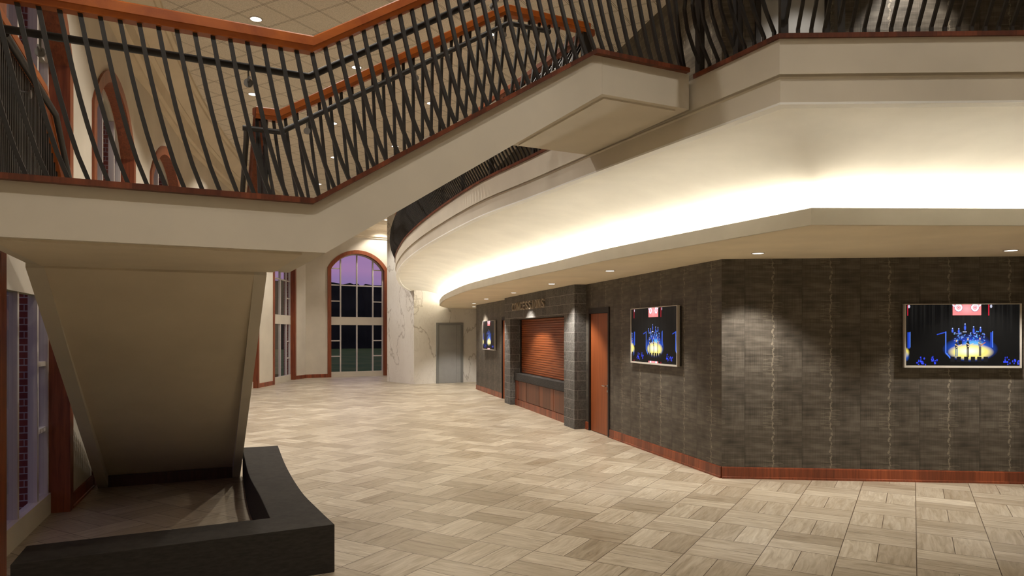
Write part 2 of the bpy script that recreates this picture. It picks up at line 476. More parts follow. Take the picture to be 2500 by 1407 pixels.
# ------------------------------------------------------------------ walls of the concession block
wf = MB()
for z0, z1 in ((0, ZS), (ZD, ZC)): wf.box(C1, T1, N1, Z, (0, 8.2), (-.2, 0), (z0, z1))
struct(wf.build('wall_right', 'wall_covering_front'))
ws = MB()
DN0, DN1, DF0, DF1, ZDR = 3.90, 4.96, 11.20, 12.25, 2.52
for s0, s1, z0, z1 in ((0, DN0, 0, ZS), (DN0, DN1, ZDR, ZS), (DN1, 5.15, 0, ZS), (10.97, DF0, 0, ZS), (DF0, DF1, ZDR, ZS), (DF1, 16.04, 0, ZS), (0, 16.04, ZD, ZC)):
    ws.box(C1, T2, N2, Z, (s0, s1), (-.2, 0), (z0, z1))
ws.box(W2E, T2, N2, Z, (-.2, 0), (-3.5, -.2), (0, ZS))
struct(ws.build('wall_center', 'wall_covering_side'))

# baseboards
bp = [(0, 0), (0, .16), (-.012, .16), (-.018, .145), (-.018, .03), (-.028, .025), (-.028, 0)]
def base(name, a, c, mt='base_wood'):
    return struct(MB().sweep([a, c], bp).build(name, mt))
# travel direction chosen so that the profile faces the room
base('baseboard_right', RT, C1+T1*.0)
base('baseboard_center', w2(0), w2(DN0-.02))
base('baseboard_between', w2(DN1+.02), w2(5.15))
base('baseboard_far', w2(DF1+.02), w2(16.04))

# ------------------------------------------------------------------ soffit, fascia, cove, slab
WL = [RT, C1, W2E, V((0.6, 28.9, 0)), V((10.3, 30, 0))]
sof = [tuple(p)[:2] for p in offset(FL, .02)]+[(.5, 29.9)]+[tuple(W2E+V((-.0, 0, 0)))[:2]]
sof = [tuple(p)[:2] for p in offset(FL, .02)]+[(2.2, 29.6), tuple(W2E-N2*.1)[:2], tuple(C1-N2*.05)[:2], tuple(RT-N1*.05)[:2]]
struct(MB().prism(sof, ZS, ZS+.04).build('ceiling_soffit', 'plaster_soffit'))
FT = 3.19
struct(MB().sweep(FL, [(0, ZS), (0, FT), (.05, FT), (.05, ZS+.045), (.03, ZS)]).build('trim_fascia', 'plaster_white'))
# lit cove between the fascia and the slab edge
cu_, cm_, cl_ = offset(SU, .10), FL, offset(FL, .55)
cv = MB(); vs = []; rows = 22
for a, m_, c in zip(cu_, cm_, cl_):
    for r_ in range(rows):
        if r_ < 20: q = r_/19; pp = V(a).lerp(m_, q); pz_ = 3.705+(3.45-3.705)*q+.10*math.sin(math.pi*q)
        elif r_ == 20: pp = c; pz_ = 3.30
        else: pp = c; pz_ = 3.07
        vs.append(V((pp.x, pp.y, pz_)))
n_ = len(cu_)
fs = [(i*rows+r_, i*rows+r_+1, (i+1)*rows+r_+1, (i+1)*rows+r_) for i in range(n_-1) for r_ in range(rows-1)]
cv.add(vs, fs)
tr_a = offset(FL, .05)
cv.add([V((p.x, p.y, 3.075)) for p in tr_a]+[V((p.x, p.y, 3.075)) for p in cl_], [(i, i+1, n_+i+1, n_+i) for i in range(n_-1)])
struct(cv.build('ceiling_cove', 'plaster_white', smooth=True))
led = MB().sweep([V((p.x, p.y, 0)) for p in offset(FL, .24)], [(-.02, 3.10), (.05, 3.19), (.06, 3.18), (-.01, 3.09)]).build('cove_light_strip', 'cove_led')
tag(led, 'long glowing light strip hidden in the trough behind the lower balcony fascia', 'light strip')
struct(MB().sweep(SU, [(.018, 3.701), (.018, 3.684), (.108, 3.684), (.108, 3.701)]).build('trim_lip', 'lip_white'))
slab_prof = [(0, ZD), (0, 3.902), (.02, 3.902), (.02, 3.888), (.008, 3.884), (.02, 3.872), (.02, 3.70), (.105, 3.70), (.105, 3.76), (.3, 3.76), (.3, ZD)]
struct(MB().sweep(SU, slab_prof).build('balcony_slab', 'plaster'), 'curved cream balcony edge above the concession corridor', 'balcony')
deck = [tuple(p)[:2] for p in offset(SU, .06)]+[(2.2, 29.6), tuple(W2E-N2*.1)[:2], tuple(C1-N2*.05)[:2], tuple(RT-N1*.05)[:2]]
struct(MB().prism(deck, ZD-.06, ZD-.01).build('balcony_floor', 'floor_tile'), 'balcony deck above the soffit', 'balcony floor')

# ------------------------------------------------------------------ marble elevator block
MC = V((-3.86, 27.4, 0)); MR = V((2.37, 1.40, 0)).normalized(); ML = V((-1.37, 1.70, 0)).normalized()
struct(MB().prism([(MC+ML*2.18)[:2], MC[:2], (MC+MR*6.5)[:2], (3.0, 35.0), (-5.2, 35.0)], 0, ZC).build('wall_far_marble', 'marble'))

# ------------------------------------------------------------------ window wall
WIN = [((-4.05, 5.45), (-5.05, 7.95)), ((-5.47, 9.05), (-6.58, 12.1)), ((-6.80, 13.05), (-7.75, 16.3)), ((-8.0, 17.4), (-8.65, 20.8)), ((-8.85, 22.0), (-9.35, 25.65)), ((-9.32, 27.1), (-9.43, 30.3)), ((-8.43, 31.75), (-5.95, 33.25))]
ZSP, ZAP, ZB = 5.04, 5.90, 6.55     # spring and apex of the outer arch, top of plain wall
CW, RD = .17, .24                    # casing width, reveal depth
def arcpts(w, rise, n=20, inset=0):
    Rr = ((w/2)**2+rise**2)/(2*rise); zc = rise-Rr
    r = Rr-inset; half = w/2-inset
    a0 = math.asin(min(1, half/r)); return [(w/2+r*math.sin(-a0+2*a0*i/n), ZSP+zc+r*math.cos(-a0+2*a0*i/n)) for i in range(n+1)]
wl = MB(); brick = MB()
for wi, (l, r_) in enumerate(WIN):
    L, Rr_ = V((*l, 0)), V((*r_, 0)); w = (Rr_-L).length; ax = (Rr_-L)/w; nin = V((ax.y, -ax.x, 0))   # into the room
    nm = 'window_%d' % (wi+1)
    wt = thing(nm, L, None, None, None, 'structure')
    # plain wall above the arch
    arc = arcpts(w, ZAP-ZSP)
    for (x0, z0), (x1, z1) in zip(arc, arc[1:]):
        q = [L+ax*x0+Z*z0, L+ax*x1+Z*z1, L+ax*x1+Z*ZB, L+ax*x0+Z*ZB]
        wl.add(q+[p_-nin*.12 for p_ in q], [(0, 1, 2, 3), (4, 5, 6, 7), (0, 1, 5, 4)])
    # casing with its lining: outline outer / inner
    arci = arcpts(w, ZAP-ZSP, 20, CW)
    outer = [(0, 0)]+arc+[(w, 0)]; inner = [(CW, 0)]+arci+[(w-CW, 0)]
    cs = MB(); ln_ = MB(); k = len(outer)
    vs = [L+ax*x+Z*zz+nin*d_ for d_ in (.03, 0) for x, zz in outer]+[L+ax*x+Z*zz+nin*d_ for d_ in (.03, -RD) for x, zz in inner]
    fs = []
    for i in range(k-1):
        fs += [(i, i+1, 2*k+i+1, 2*k+i), (k+i, k+i+1, i+1, i), (2*k+i, 2*k+i+1, 3*k+i+1, 3*k+i)]
    cs.add(vs, fs).build('window_casing', 'trim_wood', wt)
    # frame : perimeter, mullions, transoms, spandrel, sill panel
    fd0, fd1 = -RD-.02, -RD+.065
    x0, x1 = CW, w-CW; wi_ = x1-x0
    def zin(x):
        for (a, za), (c, zc2) in zip(arci, arci[1:]):
            if a <= x <= c: return za+(zc2-za)*(x-a)/(c-a)
        return ZSP
    f = MB(); MW = .055
    ma, mb, mc = x0+wi_*.195, x0+wi_*.5, x0+wi_*.805
    for mx_ in (ma, mb, mc): f.box(L, ax, nin, Z, (mx_-MW/2, mx_+MW/2), (fd0, fd1), (.22, zin(mx_)))
    f.box(L, ax, nin, Z, (x0, x0+.045), (fd0, fd1), (.22, ZSP)); f.box(L, ax, nin, Z, (x1-.045, x1), (fd0, fd1), (.22, ZSP))
    for zz in (.95, 1.67): 
        for a, c in ((x0, ma), (mc, x1)): f.box(L, ax, nin, Z, (a, c), (fd0, fd1-.02), (zz-.025, zz+.025))
    for a, c, hs in ((x0, ma, (3.51, 4.25, 5.02)), (mc, x1, (3.51, 4.25, 5.02)), (ma, mc, (4.25,))):
        for zz in hs: f.box(L, ax, nin, Z, (a, c), (fd0, fd1-.02), (zz-.025, zz+.025))
    # arched head of the frame
    a2 = arcpts(w, ZAP-ZSP, 20, CW+.05)
    kk = len(arci)
    vs = [L+ax*x+Z*zz+nin*d_ for pts_, d_ in ((arci, fd1), (a2, fd1), (a2, fd0), (arci, fd0)) for x, zz in pts_]
    f.add(vs, [(q*kk+i, q*kk+i+1, ((q+1) % 4)*kk+i+1, ((q+1) % 4)*kk+i) for q in range(4) for i in range(kk-1)])
    f.build('window_frame', 'frame_paint', wt)
    MB().box(L, ax, nin, Z, (x0, x1), (fd0, fd1+.01), (2.40, 2.78)).build('spandrel_panel', 'plaster', wt)
    MB().box(L, ax, nin, Z, (x0, x1), (fd0, fd1+.02), (0, .23)).build('sill_panel', 'plaster', wt)
    gl = MB()
    edges = [x0, ma, mb, mc, x1]
    for a, c in zip(edges, edges[1:]):
        gl.add([L+ax*x+nin*(-RD+.03)+Z*zz for x, zz in ((a, .22), (c, .22), (c, 2.42), (a, 2.42))], [(0, 1, 2, 3)])
    up = [(x0, 2.78)]+[(x, zz) for x, zz in arci]+[(x1, 2.78)]
    tri = geometry.tessellate_polygon([[V((x, zz, 0)) for x, zz in up]])
    gl.add([L+ax*x+nin*(-RD+.03)+Z*zz for x, zz in up], [tuple(q) for q in tri])
    gl.build('pane', 'window_glass', wt)
    # exterior brick jambs beside the opening
    for xa, xb in ((-.4, CW-.06), (w-CW+.06, w+.4)):
        brick.box(L, ax, nin, Z, (xa, xb), (-.48, -.27), (-.1, 6.2))
# plain piers between the windows
def pier(a, c, z1=ZB):
    a, c = V((*a, 0)), V((*c, 0)); axx = (c-a).normalized(); nn = V((axx.y, -axx.x, 0))
    wl.box(a, axx, nn, Z, (-.0, (c-a).length+.0), (-.2, 0), (0, z1))
before = [(-1.0, -4.1), (-1.45, -1.2), (-2.35, 1.5), (-3.2, 3.5), WIN[0][0]]
for a, c in zip(before, before[1:]): pier(a, c)
for (l0, r0), (l1, r1) in zip(WIN[:5], WIN[1:6]): pier(r0, l1)
pier(WIN[5][1], (-9.28, 31.25)); pier((-9.28, 31.25), WIN[6][0])
WEND = V((-5.95, 33.25, 0))+(V((-5.95, 33.25, 0))-V((-8.43, 31.75, 0))).normalized()*1.3
pier(WIN[6][1], WEND[:2])
struct(wl.build('wall_left', 'plaster'))
struct(brick.build('wall_exterior_brick', 'brick'))
# baseboards on the piers
prs = [(before[-2], before[-1])]+[(WIN[i][1], WIN[i+1][0]) for i in range(5)]
for i, (a, c) in enumerate(prs):
    o = MB().sweep([V((*c, 0)), V((*a, 0))], [(l*1.2, h) for l, h in bp]); struct(o.build('baseboard_left', 'base_wood'))
o = MB().sweep([V((*WIN[6][0], 0)), V((-9.28, 31.25, 0)), V((*WIN[5][1], 0))], [(l*1.2, h) for l, h in bp]); struct(o.build('baseboard_left', 'base_wood'))

# cornice : stepped ring that follows the window wall
ring = [V((*p_, 0)) for p_ in before[:-1]]
for l, r_ in WIN: ring += [V((*l, 0)), V((*r_, 0))]
ring.insert(len(ring)-2, V((-9.28, 31.25, 0)))
ring.append(WEND)
cor = [(-.2, 6.5), (.06, 6.5), (.06, 6.56), (.12, 6.58), (.12, 6.86), (.19, 6.9), (.19, 6.93), (.46, 7.12), (.46, 7.2), (.52, 7.22), (.52, ZC+.02), (-.2, ZC+.02)]
ra = resample(catmull(ring[:-4], 5), 70)
for _ in range(60): ra = [ra[0]]+[(ra[i-1]+ra[i]*2+ra[i+1])/4 for i in range(1, len(ra)-1)]+[ra[-1]]
ring = ra+ring[-4:]
struct(MB().sweep(ring, cor).build('trim_cornice', 'plaster_tan'))
# rest of the shell
struct(MB().box((-1.0, -4.1, 0), (1, 0, 0), (0, 1, 0), Z, (-.3, 11.4), (-.2, 0), (0, ZC)).build('wall_back', 'plaster'))
struct(MB().box((10.2, -4.1, 0), (0, 1, 0), (1, 0, 0), Z, (0, 13.2), (0, .2), (0, ZC)).build('wall_east', 'plaster'))
struct(MB().box((10.0, 29.0, 0), (0, 1, 0), (1, 0, 0), Z, (-21.5, 6), (0, .2), (0, ZC)).build('wall_corridor', 'plaster'))

# ------------------------------------------------------------------ outdoors
struct(MB().add([(-260, -60, -.15), (60, -60, -.15), (60, 300, -.15), (-260, 300, -.15)], [(0, 1, 2, 3)]).build('ground_outside', 'grass'))
hv = []; hf = []; rng = random.Random(9)
NH = 260
for i in range(NH+1):
    a = R(-80+100*i/NH); dd = 105
    h = 10.1+.25*math.sin(a*9+1)+.2*math.sin(a*31)+rng.random()*.5+max(0, .9*math.sin(a*47)*math.sin(a*13))
    for (d2, hh) in ((0, -.2), (6, h*.55), (14, h), (60, h*.8), (62, -.2)):
        hv.append((math.sin(a)*(dd+d2-30), math.cos(a)*(dd+d2), hh))
for i in range(NH):
    for j in range(4): hf.append((i*5+j, i*5+j+1, (i+1)*5+j+1, (i+1)*5+j))
struct(MB().add(hv, hf).build('hills', 'hill_woods', smooth=False))

# ------------------------------------------------------------------ staircase
O = V((-1.297, 4.52, 0)); E1 = V((.9003, .4353, 0)); E2 = V((-.4353, .9003, 0))
ZL, ZU = 2.84, 4.19                      # landing level, upper level
def st(a, b2, z): return O+E1*a+E2*b2+Z*z
BW = 1.65                                # width of the flight
RUN = 2.154; SL = (ZU-ZL)/RUN
stair = thing('staircase', st(0, 0, 0), 'cream plastered staircase with a landing and slanted underside at left', 'staircase')
AL = -1.81
MB().extrude([st(AL, 0, 2.53), st(0, 0, 2.53), st(0, BW-.1, 2.53), st(AL, BW+.17, 2.53)], (0, 0, ZL-2.53)).build('landing', 'plaster', stair)
MB().extrude([st(AL+.09, .05, 2.53), st(-.06, .05, 2.53), st(-.06, BW-.14, 2.53), st(AL+.09, BW+.1, 2.53)], (0, 0, -.014)).build('landing_soffit', 'plaster_tan', stair)
MB().extrude([st(RUN+.078, 0, 3.895), st(3.10, 0, 3.895), st(3.13, BW, 3.895), st(RUN+.078, BW, 3.895)], (0, 0, ZU-3.895)).build('upper_landing', 'plaster', stair)
MB().extrude([st(RUN+.13, .055, 3.895), st(3.0, .055, 3.895), st(3.03, BW-.06, 3.895), st(RUN+.13, BW-.06, 3.895)], (0, 0, -.014)).build('upper_landing_soffit', 'plaster', stair)
fl = MB()
for b0, b1 in ((0, .06), (BW-.06, BW)):
    fl.extrude([st(0, b0, 2.53), st(.084, b0, 2.53), st(2.231, b0, 3.895), st(RUN+.077, b0, ZU), st(RUN, b0, ZU), st(0, b0, ZL)], E2*(b1-b0))
prof = [(0, 2.53), (.084, 2.53), (2.231, 3.895), (2.231, 4.1)]
nst = 8
for i in range(nst):
    a1 = RUN*(nst-i)/nst; zt = ZL+(ZU-ZL)*(nst-1-i+1)/nst-.11
    prof += [(a1, zt), (a1-RUN/nst, zt)]
prof += [(0, ZL-.02)]
fl.extrude([st(a, .06, zz) for a, zz in prof], E2*(BW-.12))
fl.build('upper_flight', 'plaster', stair)
# lower flight, going down and away
E2b = V((math.sin(R(-24.3)), math.cos(R(-24.3)), 0)); A0 = st(0, 1.68, 0); E1b = V((E2b.y, -E2b.x, 0))
def sb(a, b2, z): return A0+E1b*a+E2b*b2+Z*z
LR = 4.12                                 # run of the slanted underside
ns = 16
lf = MB()
prof = [(-.05, 2.5), (LR, .13), (LR+.02, 0), (LR+.28, 0)]
tread = (LR+.25)/ns
for i in range(ns): 
    zt = ZL*(i+1)/ns-.03; b1 = LR+.25-tread*i
    prof += [(b1, zt), (b1-tread, zt)]
lf.extrude([sb(-1.70, bb, zz) for bb, zz in prof], E1b*1.5)
lf.build('lower_flight_soffit', 'plaster_tan', stair)
for a0, a1 in ((-1.82, -1.70), (-.20, -.10)):
    pr = [(-.05, 2.53), (LR, 2.53+(0-2.53)*1.0), (LR+.35, 0), (LR+.35, .22), (.0, ZL), (-.05, ZL)]
    pr = [(-.05, 2.50), (LR-.03, .0), (LR+.42, 0), (LR+.42, .20), (0, ZL), (-.05, ZL)]
    MB().extrude([sb(a0, bb, zz) for bb, zz in pr], E1b*(a1-a0)).build('stringer', 'plaster', stair)
tag(MB().box(sb(0, 0, 0), E1b, E2b, Z, (-1.70, -.2), (LR-.06, LR+.03), (0, .15)).build('baseboard', 'shaded_wood', stair), 'dark wooden baseboard')

# ------------------------------------------------------------------ railings
RH = .99            # strip underside to rail underside
def pz(path, dist):  # 3D polyline at plan distance
    for a, c in zip(path, path[1:]):
        l = V((c.x-a.x, c.y-a.y, 0)).length
        if dist <= l+1e-6: return a+(c-a)*(dist/l), V((c.x-a.x, c.y-a.y, 0))/l
        dist -= l
    return path[-1].copy(), V((path[-1].x-path[-2].x, path[-1].y-path[-2].y, 0)).normalized()
def hlen(path): return sum(V((c.x-a.x, c.y-a.y, 0)).length for a, c in zip(path, path[1:]))
STRIP = [(-.05, 0), (-.05, .034), (.07, .034), (.07, 0)]
RAIL = [(-.035, RH), (-.05, RH+.028), (-.062, RH+.03), (-.062, RH+.085), (-.052, RH+.095), (.052, RH+.095), (.062, RH+.085), (.062, RH+.03), (.05, RH+.028), (.035, RH)]
PROF_LEAN = [(0, 0), (.16, .235), (.33, .43), (.5, .60), (.67, .75), (.84, .885), (1, 1)]
def lean_baluster(path, d_, lean, blat=0, w=.025):
    """bar whose foot stands on the strip and whose head leans back along the rail by lean metres"""
    p0, tg = pz(path, d_)
    p1, _ = pz(path, max(0, min(hlen(path), d_-lean)))
    extra = (d_-lean)
    if extra < 0: p1 = p1+tg*extra
    zb, zt = p0.z+.03, p1.z+RH+.005
    pts = []
    for h, q in PROF_LEAN:
        pts.append(V((p0.x+(p1.x-p0.x)*q, p0.y+(p1.y-p0.y)*q, zb+(zt-zb)*h))+V((tg.y, -tg.x, 0))*blat)
    return MB().bar(pts, tg, V((tg.y, -tg.x, 0)), w, w)
BOW = [(0, 0), (.055, 0), (.2, .085), (.36, .155), (.52, .185), (.68, .165), (.84, .095), (1, .0)]
def bow_baluster(path, d_, sgn, amp=1.0, lean=0, w=.023):
    p0, tg = pz(path, d_); nn = V((tg.y, -tg.x, 0))*sgn
    pts = [V((p0.x, p0.y, 0))+nn*o_*amp-tg*lean*h+Z*(p0.z+.03+(RH-.02)*h) for h, o_ in BOW]
    return MB().bar(pts, tg, nn, w, w)
def bracket(tu, parent, p, side):
    q = V(p)
    MB().tube([q-Z*.02, q-Z*.075], .006, 8).disc(q-Z*.10-side*.012, side, .028, .014, 18).tube([q-Z*.09, q-Z*.09+side*.08], .007, 8).build('bracket', 'grey_plate', parent, smooth=True)
def railing(name, label, path, dists, leanf, inner, tube_path=None, bracket_at=(), bow=None, group=None, posts=(), cap=100, blat=0, rail='rail_wood'):
    """inner: +1 when the handrail tube is on the right of travel"""
    path = [V(p) for p in path]
    rt = thing(name, (path[0].x, path[0].y, path[0].z), label, 'railing', group)
    MB().sweep(path, STRIP).build('base_strip', 'strip_wood', rt)
    MB().sweep(path, RAIL).build('top_rail', rail, rt)
    rest = MB(); nrest = 0
    for i, d_ in enumerate(dists):
        mb_ = bow_baluster(path, d_, bow) if bow else lean_baluster(path, d_, leanf(d_), blat)
        if i < cap: mb_.build('baluster', 'black_metal', rt)
        else: rest.add(mb_.v, mb_.f); nrest += 1
    if nrest: tag(rest.build('balusters_beyond', 'black_metal', rt), kind='stuff')
    for d_ in posts:
        p0, tg = pz(path, d_)
        MB().bar([p0+Z*.03, p0+Z*RH], tg, V((tg.y, -tg.x, 0)), .055, .055).build('post', 'black_metal', rt)
    if tube_path:
        tb = MB().tube(tube_path, .023, 12).build('handrail', 'black_metal', rt, smooth=True)
        for p, side in bracket_at: bracket(tb, tb, p, side)
    return rt

# front railing : landing, flight, upper landing in one plane
fpath = [st(AL+.02, .02, ZL), st(0, .02, ZL), st(RUN, .02, ZU), st(3.07, .02, ZU)]
FA0 = AL+.02
tb = .11; th = .875
tubef = [st(AL+.16, 1.6, ZL+th), st(AL+.13, tb+.02, ZL+th), st(0, tb+.02, ZL+th), st(RUN, tb+.02, ZU+th), st(3.0, tb+.02, ZU+th)]
AB, LN = .0995, .245                    # bar spacing along the rail, lean of the heads
dl = [-FA0+LN-AB*k for k in range(18, 0, -1)]+[-FA0+LN+.0843*k for k in range(int(RUN/.0843)+1)]
dl += [-FA0+RUN+LN+.04+AB*k for k in range(8)]
railing('stair_railing', 'front stair railing of black leaning bars and orange wood rail facing the hall', fpath, dl, lambda d_: LN if d_ < 4.2 else LN-.05*(d_-4.2), 1, tubef[1:],
        [(st(-.38, tb+.02, ZL+th), -E2), (st(1.35, tb+.02, ZL+th+SL*1.35), -E2), (st(-1.5, tb+.02, ZL+th), -E2)])
# back railing of the upper flight
bpath = [st(-.19, BW-.0, ZL), st(0, BW, ZL), st(RUN, BW, ZU), st(3.13, BW, ZU)]
dl = [.05, .14]+[.22+.0843*i for i in range(25)]+[2.38+AB*i for i in range(9)]
tube_b = [st(-.30, BW-.10, ZL+th), st(0, BW-.10, ZL+th), st(RUN, BW-.10, ZU+th), st(2.62, BW-.10, ZU+th)]
railing('stair_railing', 'back stair railing beyond the front one, rising to the balcony', bpath, dl, lambda d_: min(.20-.14*d_, d_-.01), 1, tube_b,
        [(st(.22, BW-.10, ZL+th+SL*.22), E2), (st(1.2, BW-.10, ZL+th+SL*1.2), E2), (st(2.1, BW-.10, ZU+th-.03), E2)], posts=(3.28,))
# lower flight railings
sl2 = -ZL/(LR+.42)
def lowpath(a): return [sb(a, 0, ZL), sb(a, LR+.42, .20)]
rp = [st(-.155, BW-.02, ZL)]+lowpath(-.14)
dl = [.05+.0965*i for i in range(44)]
tube_r = [st(-.27, BW-.10, ZL+th), sb(-.25, .18, ZL+th-.02), sb(-.25, LR+.1, .36+th)]
railing('stair_railing', 'right-hand railing of the flight descending behind the landing, seen edge-on', rp, dl, lambda d_: .02, 1, tube_r, blat=.045, rail='trim_wood')
lp = [st(AL+.02, .10, ZL), st(AL+.02, BW+.12, ZL)]+[sb(-1.76, .1, ZL)]+[sb(-1.76, LR+.42, .20)]
lp = [st(AL+.02, .10, ZL), sb(-1.76, .06, ZL), sb(-1.76, LR+.42, .20)]
dl = [.04+.05*i for i in range(34)]+[1.76+.0965*i for i in range(46)]
tube_l = [st(AL+.13, .2, ZL+th), sb(-1.65, .10, ZL+th), sb(-1.65, LR+.1, .36+th)]
railing('stair_railing', 'dark railing along the window side of the stair at far left, bars merging edge-on', lp, dl, lambda d_: .02, 1, tube_l,
        [(st(AL+.12, 1.0, ZL+th), -E1), (sb(-1.65, .55, ZL+th-.32), -E1b)])

# balcony railings
SUz = [V((p.x, p.y, ZU-.03)) for p in offset(SU, .03)]
# distance along the arc where the upper landing joins
arcz = SUz[2:]
def dist_of(pt):
    best = (9, 0)
    for i in range(400):
        d_ = i*.02; p, _ = pz(arcz, d_); e = (V((p.x, p.y, 0))-V((pt.x, pt.y, 0))).length
        if e < best[0]: best = (e, d_)
    return best[1]
dA, dB = dist_of(st(3.11, 0, 0)), dist_of(st(3.13, BW, 0))
cut = lambda d0, d1: [pz(arcz, d0)[0]]+[p for p, q in zip(arcz, np.cumsum([0]+[V((c.x-a.x, c.y-a.y, 0)).length for a, c in zip(arcz, arcz[1:])])) if d0+.02 < q < d1-.02]+[pz(arcz, d1)[0]]
npath = [SUz[0]]+cut(0, dA)
Lf = (SUz[0]-SUz[2]).length
ln_near = hlen(npath)
pst = [Lf-.02, ln_near-.03, Lf-.43, Lf-1.81, Lf-3.2, Lf+.42]
dl = [Lf-.03-.0965*i for i in range(0, 62)]+[Lf+.06+.0965*i for i in range(int((ln_near-Lf-.1)/.0965)+1)]
railing('balcony_railing', 'balcony railing at upper right, black bowed bars on the flat-fronted slab', npath, dl, None, 1, bow=-1, posts=pst, rail='trim_wood')
LT = hlen(arcz)
fp = cut(dB, LT-.5)
dl = [.08+.0965*i for i in range(int((hlen(fp)-.1)/.0965))]
railing('balcony_railing', 'long curved balcony railing of dense bowed bars sweeping away beyond the stair', fp, dl, None, 1, bow=-1, rail='trim_wood', posts=[.03+1.25*i for i in range(int(hlen(fp)/1.25))])

# ------------------------------------------------------------------ bench
z = .40
arm_o = catmull([(-1.487, 5.83), (-1.76, 6.33), (-2.15, 7.08), (-2.73, 8.40), (-3.345, 9.93)], 5)
arm_i = catmull([(-2.10, 6.03), (-2.49, 6.86), (-3.02, 7.96), (-3.78, 9.75)], 6)
poly = [(-3.47, 4.806)]+[tuple(p)[:2] for p in arm_o]+[tuple(p)[:2] for p in reversed(arm_i)]+[(-3.66, 5.24)]
bn = MB().prism(poly, 0, z).build('bench', 'bench_stone', bevel=.006)
tag(bn, 'low charcoal stone bench, L-shaped, wrapping the foot of the stair', 'bench')

# ------------------------------------------------------------------ concession portal, counter, shutter, sign
po = thing('concession_portal', w2(5.15), 'projecting grey block masonry portal framing the concession stand', 'portal')
PN = .26
for s0, s1 in ((5.15, 5.80), (10.35, 10.97)):
    MB().box(C1, T2, N2, Z, (s0, s1), (-.25, PN), (0, 2.4)).build('pillar', 'block_masonry', po)
MB().box(C1, T2, N2, Z, (5.15, 10.97), (-.25, PN), (2.4, ZS-.002)).build('lintel', 'block_masonry', po)
ct = thing('concession_counter', w2(8, .1), 'reddish wooden service counter with thick dark stone top in the portal', 'counter')
MB().box(C1, T2, N2, Z, (5.80, 10.35), (-.2, .15), (.70, .90)).build('countertop', 'counter_stone', ct, bevel=.008)
MB().box(C1, T2, N2, Z, (5.81, 10.34), (-.2, .10), (0, .70)).build('carcass', 'counter_wood', ct)
MB().box(C1, T2, N2, Z, (5.82, 10.33), (.10, .125), (0.0, .17)).build('toe_board', 'base_wood', ct)
npan = 4; pw = 4.5/npan
for i in range(npan):
    MB().box(C1, T2, N2, Z, (5.83+pw*i+.012, 5.83+pw*(i+1)-.012), (.10, .118), (.19, .69)).build('front_panel', 'counter_wood', ct, bevel=.003)
MB().box(C1, T2, N2, Z, (10.02, 10.08), (.11, .13), (.17, .70)).build('pilaster', 'base_wood', ct)
sh = thing('roller_shutter', w2(8, -.06, .9), 'closed reddish wooden roller shutter above the concession counter', 'shutter')
pr = []; zz = .905; hsl = .0595
while zz+hsl < 2.4:
    pr += [(-.075, zz), (-.062, zz+.006), (-.058, zz+hsl*.5), (-.062, zz+hsl-.006), (-.075, zz+hsl)]; zz += hsl
pr = pr+[(-.10, zz), (-.10, .905)]
MB().extrude([w2(5.84, n_, zq) for n_, zq in pr], T2*4.47).build('curtain', 'shutter_wood', sh)
for s0, s1 in ((5.80, 5.86), (10.29, 10.35)): tag(MB().box(C1, T2, N2, Z, (s0, s1), (-.11, -.03), (.9, 2.4)).build('guide_rail', 'dark_frame', sh), 'dark guide rail')
MB().box(C1, T2, N2, Z, (9.9, 9.93), (-.058, -.03), (.93, 1.02)).build('pull_handle', 'chrome', sh)
sg = thing('concessions_sign', w2(10.0, PN, 2.62), 'raised metal letters reading CONCESSIONS on the block portal', 'sign')
word = 'CONCESSIONS'; s_start, s_end = 10.02, 7.05
cell = (s_start-s_end)/(len(word))
for i, ch in enumerate(word):
    cu2 = bpy.data.curves.new('letter', 'FONT'); cu2.body = ch; cu2.size = .27; cu2.extrude = .02; cu2.offset = .003
    cu2.space_character = 1
    tmp = bpy.data.objects.new('letter_tmp', cu2); COL.objects.link(tmp)
    bpy.context.view_layer.update()
    me = bpy.data.meshes.new_from_object(tmp.evaluated_get(bpy.context.evaluated_depsgraph_get()))
    bpy.data.objects.remove(tmp); bpy.data.curves.remove(cu2)
    co = np.array([v_.co[:] for v_ in me.vertices]); mn, mxx = co.min(0), co.max(0)
    wd = cell*.70; ht = .215
    org = w2(s_start-cell*i, PN+.022, 2.618)
    for v_ in me.vertices:
        x = (v_.co.x-mn[0])/max(1e-6, mxx[0]-mn[0])*wd if ch != 'I' else (v_.co.x-mn[0])/(mxx[0]-mn[0])*.05+wd*.4
        y = (v_.co.y-mn[1])/(mxx[1]-mn[1])*ht
        q = org-T2*x+Z*y+N2*v_.co.z - w2(10.0, PN, 2.62)
        v_.co = q
    me.materials.clear(); me.materials.append(M['letter_metal'])
    o = bpy.data.objects.new('letter', me); COL.objects.link(o); o.parent = sg

# ------------------------------------------------------------------ doors
def wood_door(name, s0, s1):
    dt = thing(name, w2(s0), None, None, None, 'structure')
    fr_ = MB()
    fr_.box(C1, T2, N2, Z, (s0, s0+.05), (-.15, .025), (0, ZDR)); fr_.box(C1, T2, N2, Z, (s1-.05, s1), (-.15, .025), (0, ZDR))
    fr_.box(C1, T2, N2, Z, (s0+.05, s1-.05), (-.15, .025), (ZDR-.11, ZDR)); fr_.build('door_frame', 'dark_frame', dt)
    lf_ = MB().box(C1, T2, N2, Z, (s0+.055, s1-.055), (-.06, -.012), (.01, ZDR-.115)).build('door_leaf', 'door_wood', dt)
    hs = s0+.13
    h = MB().disc(w2(hs, -.012, .98), N2, .026, .012).tube([w2(hs, 0, .98), w2(hs, .05, .98), w2(hs+.03, .055, .98), w2(hs+.13, .055, .98)], .010, 8)
    h.disc(w2(hs, -.012, .88), N2, .022, .01)
    h.build('door_handle', 'chrome', lf_, smooth=True)
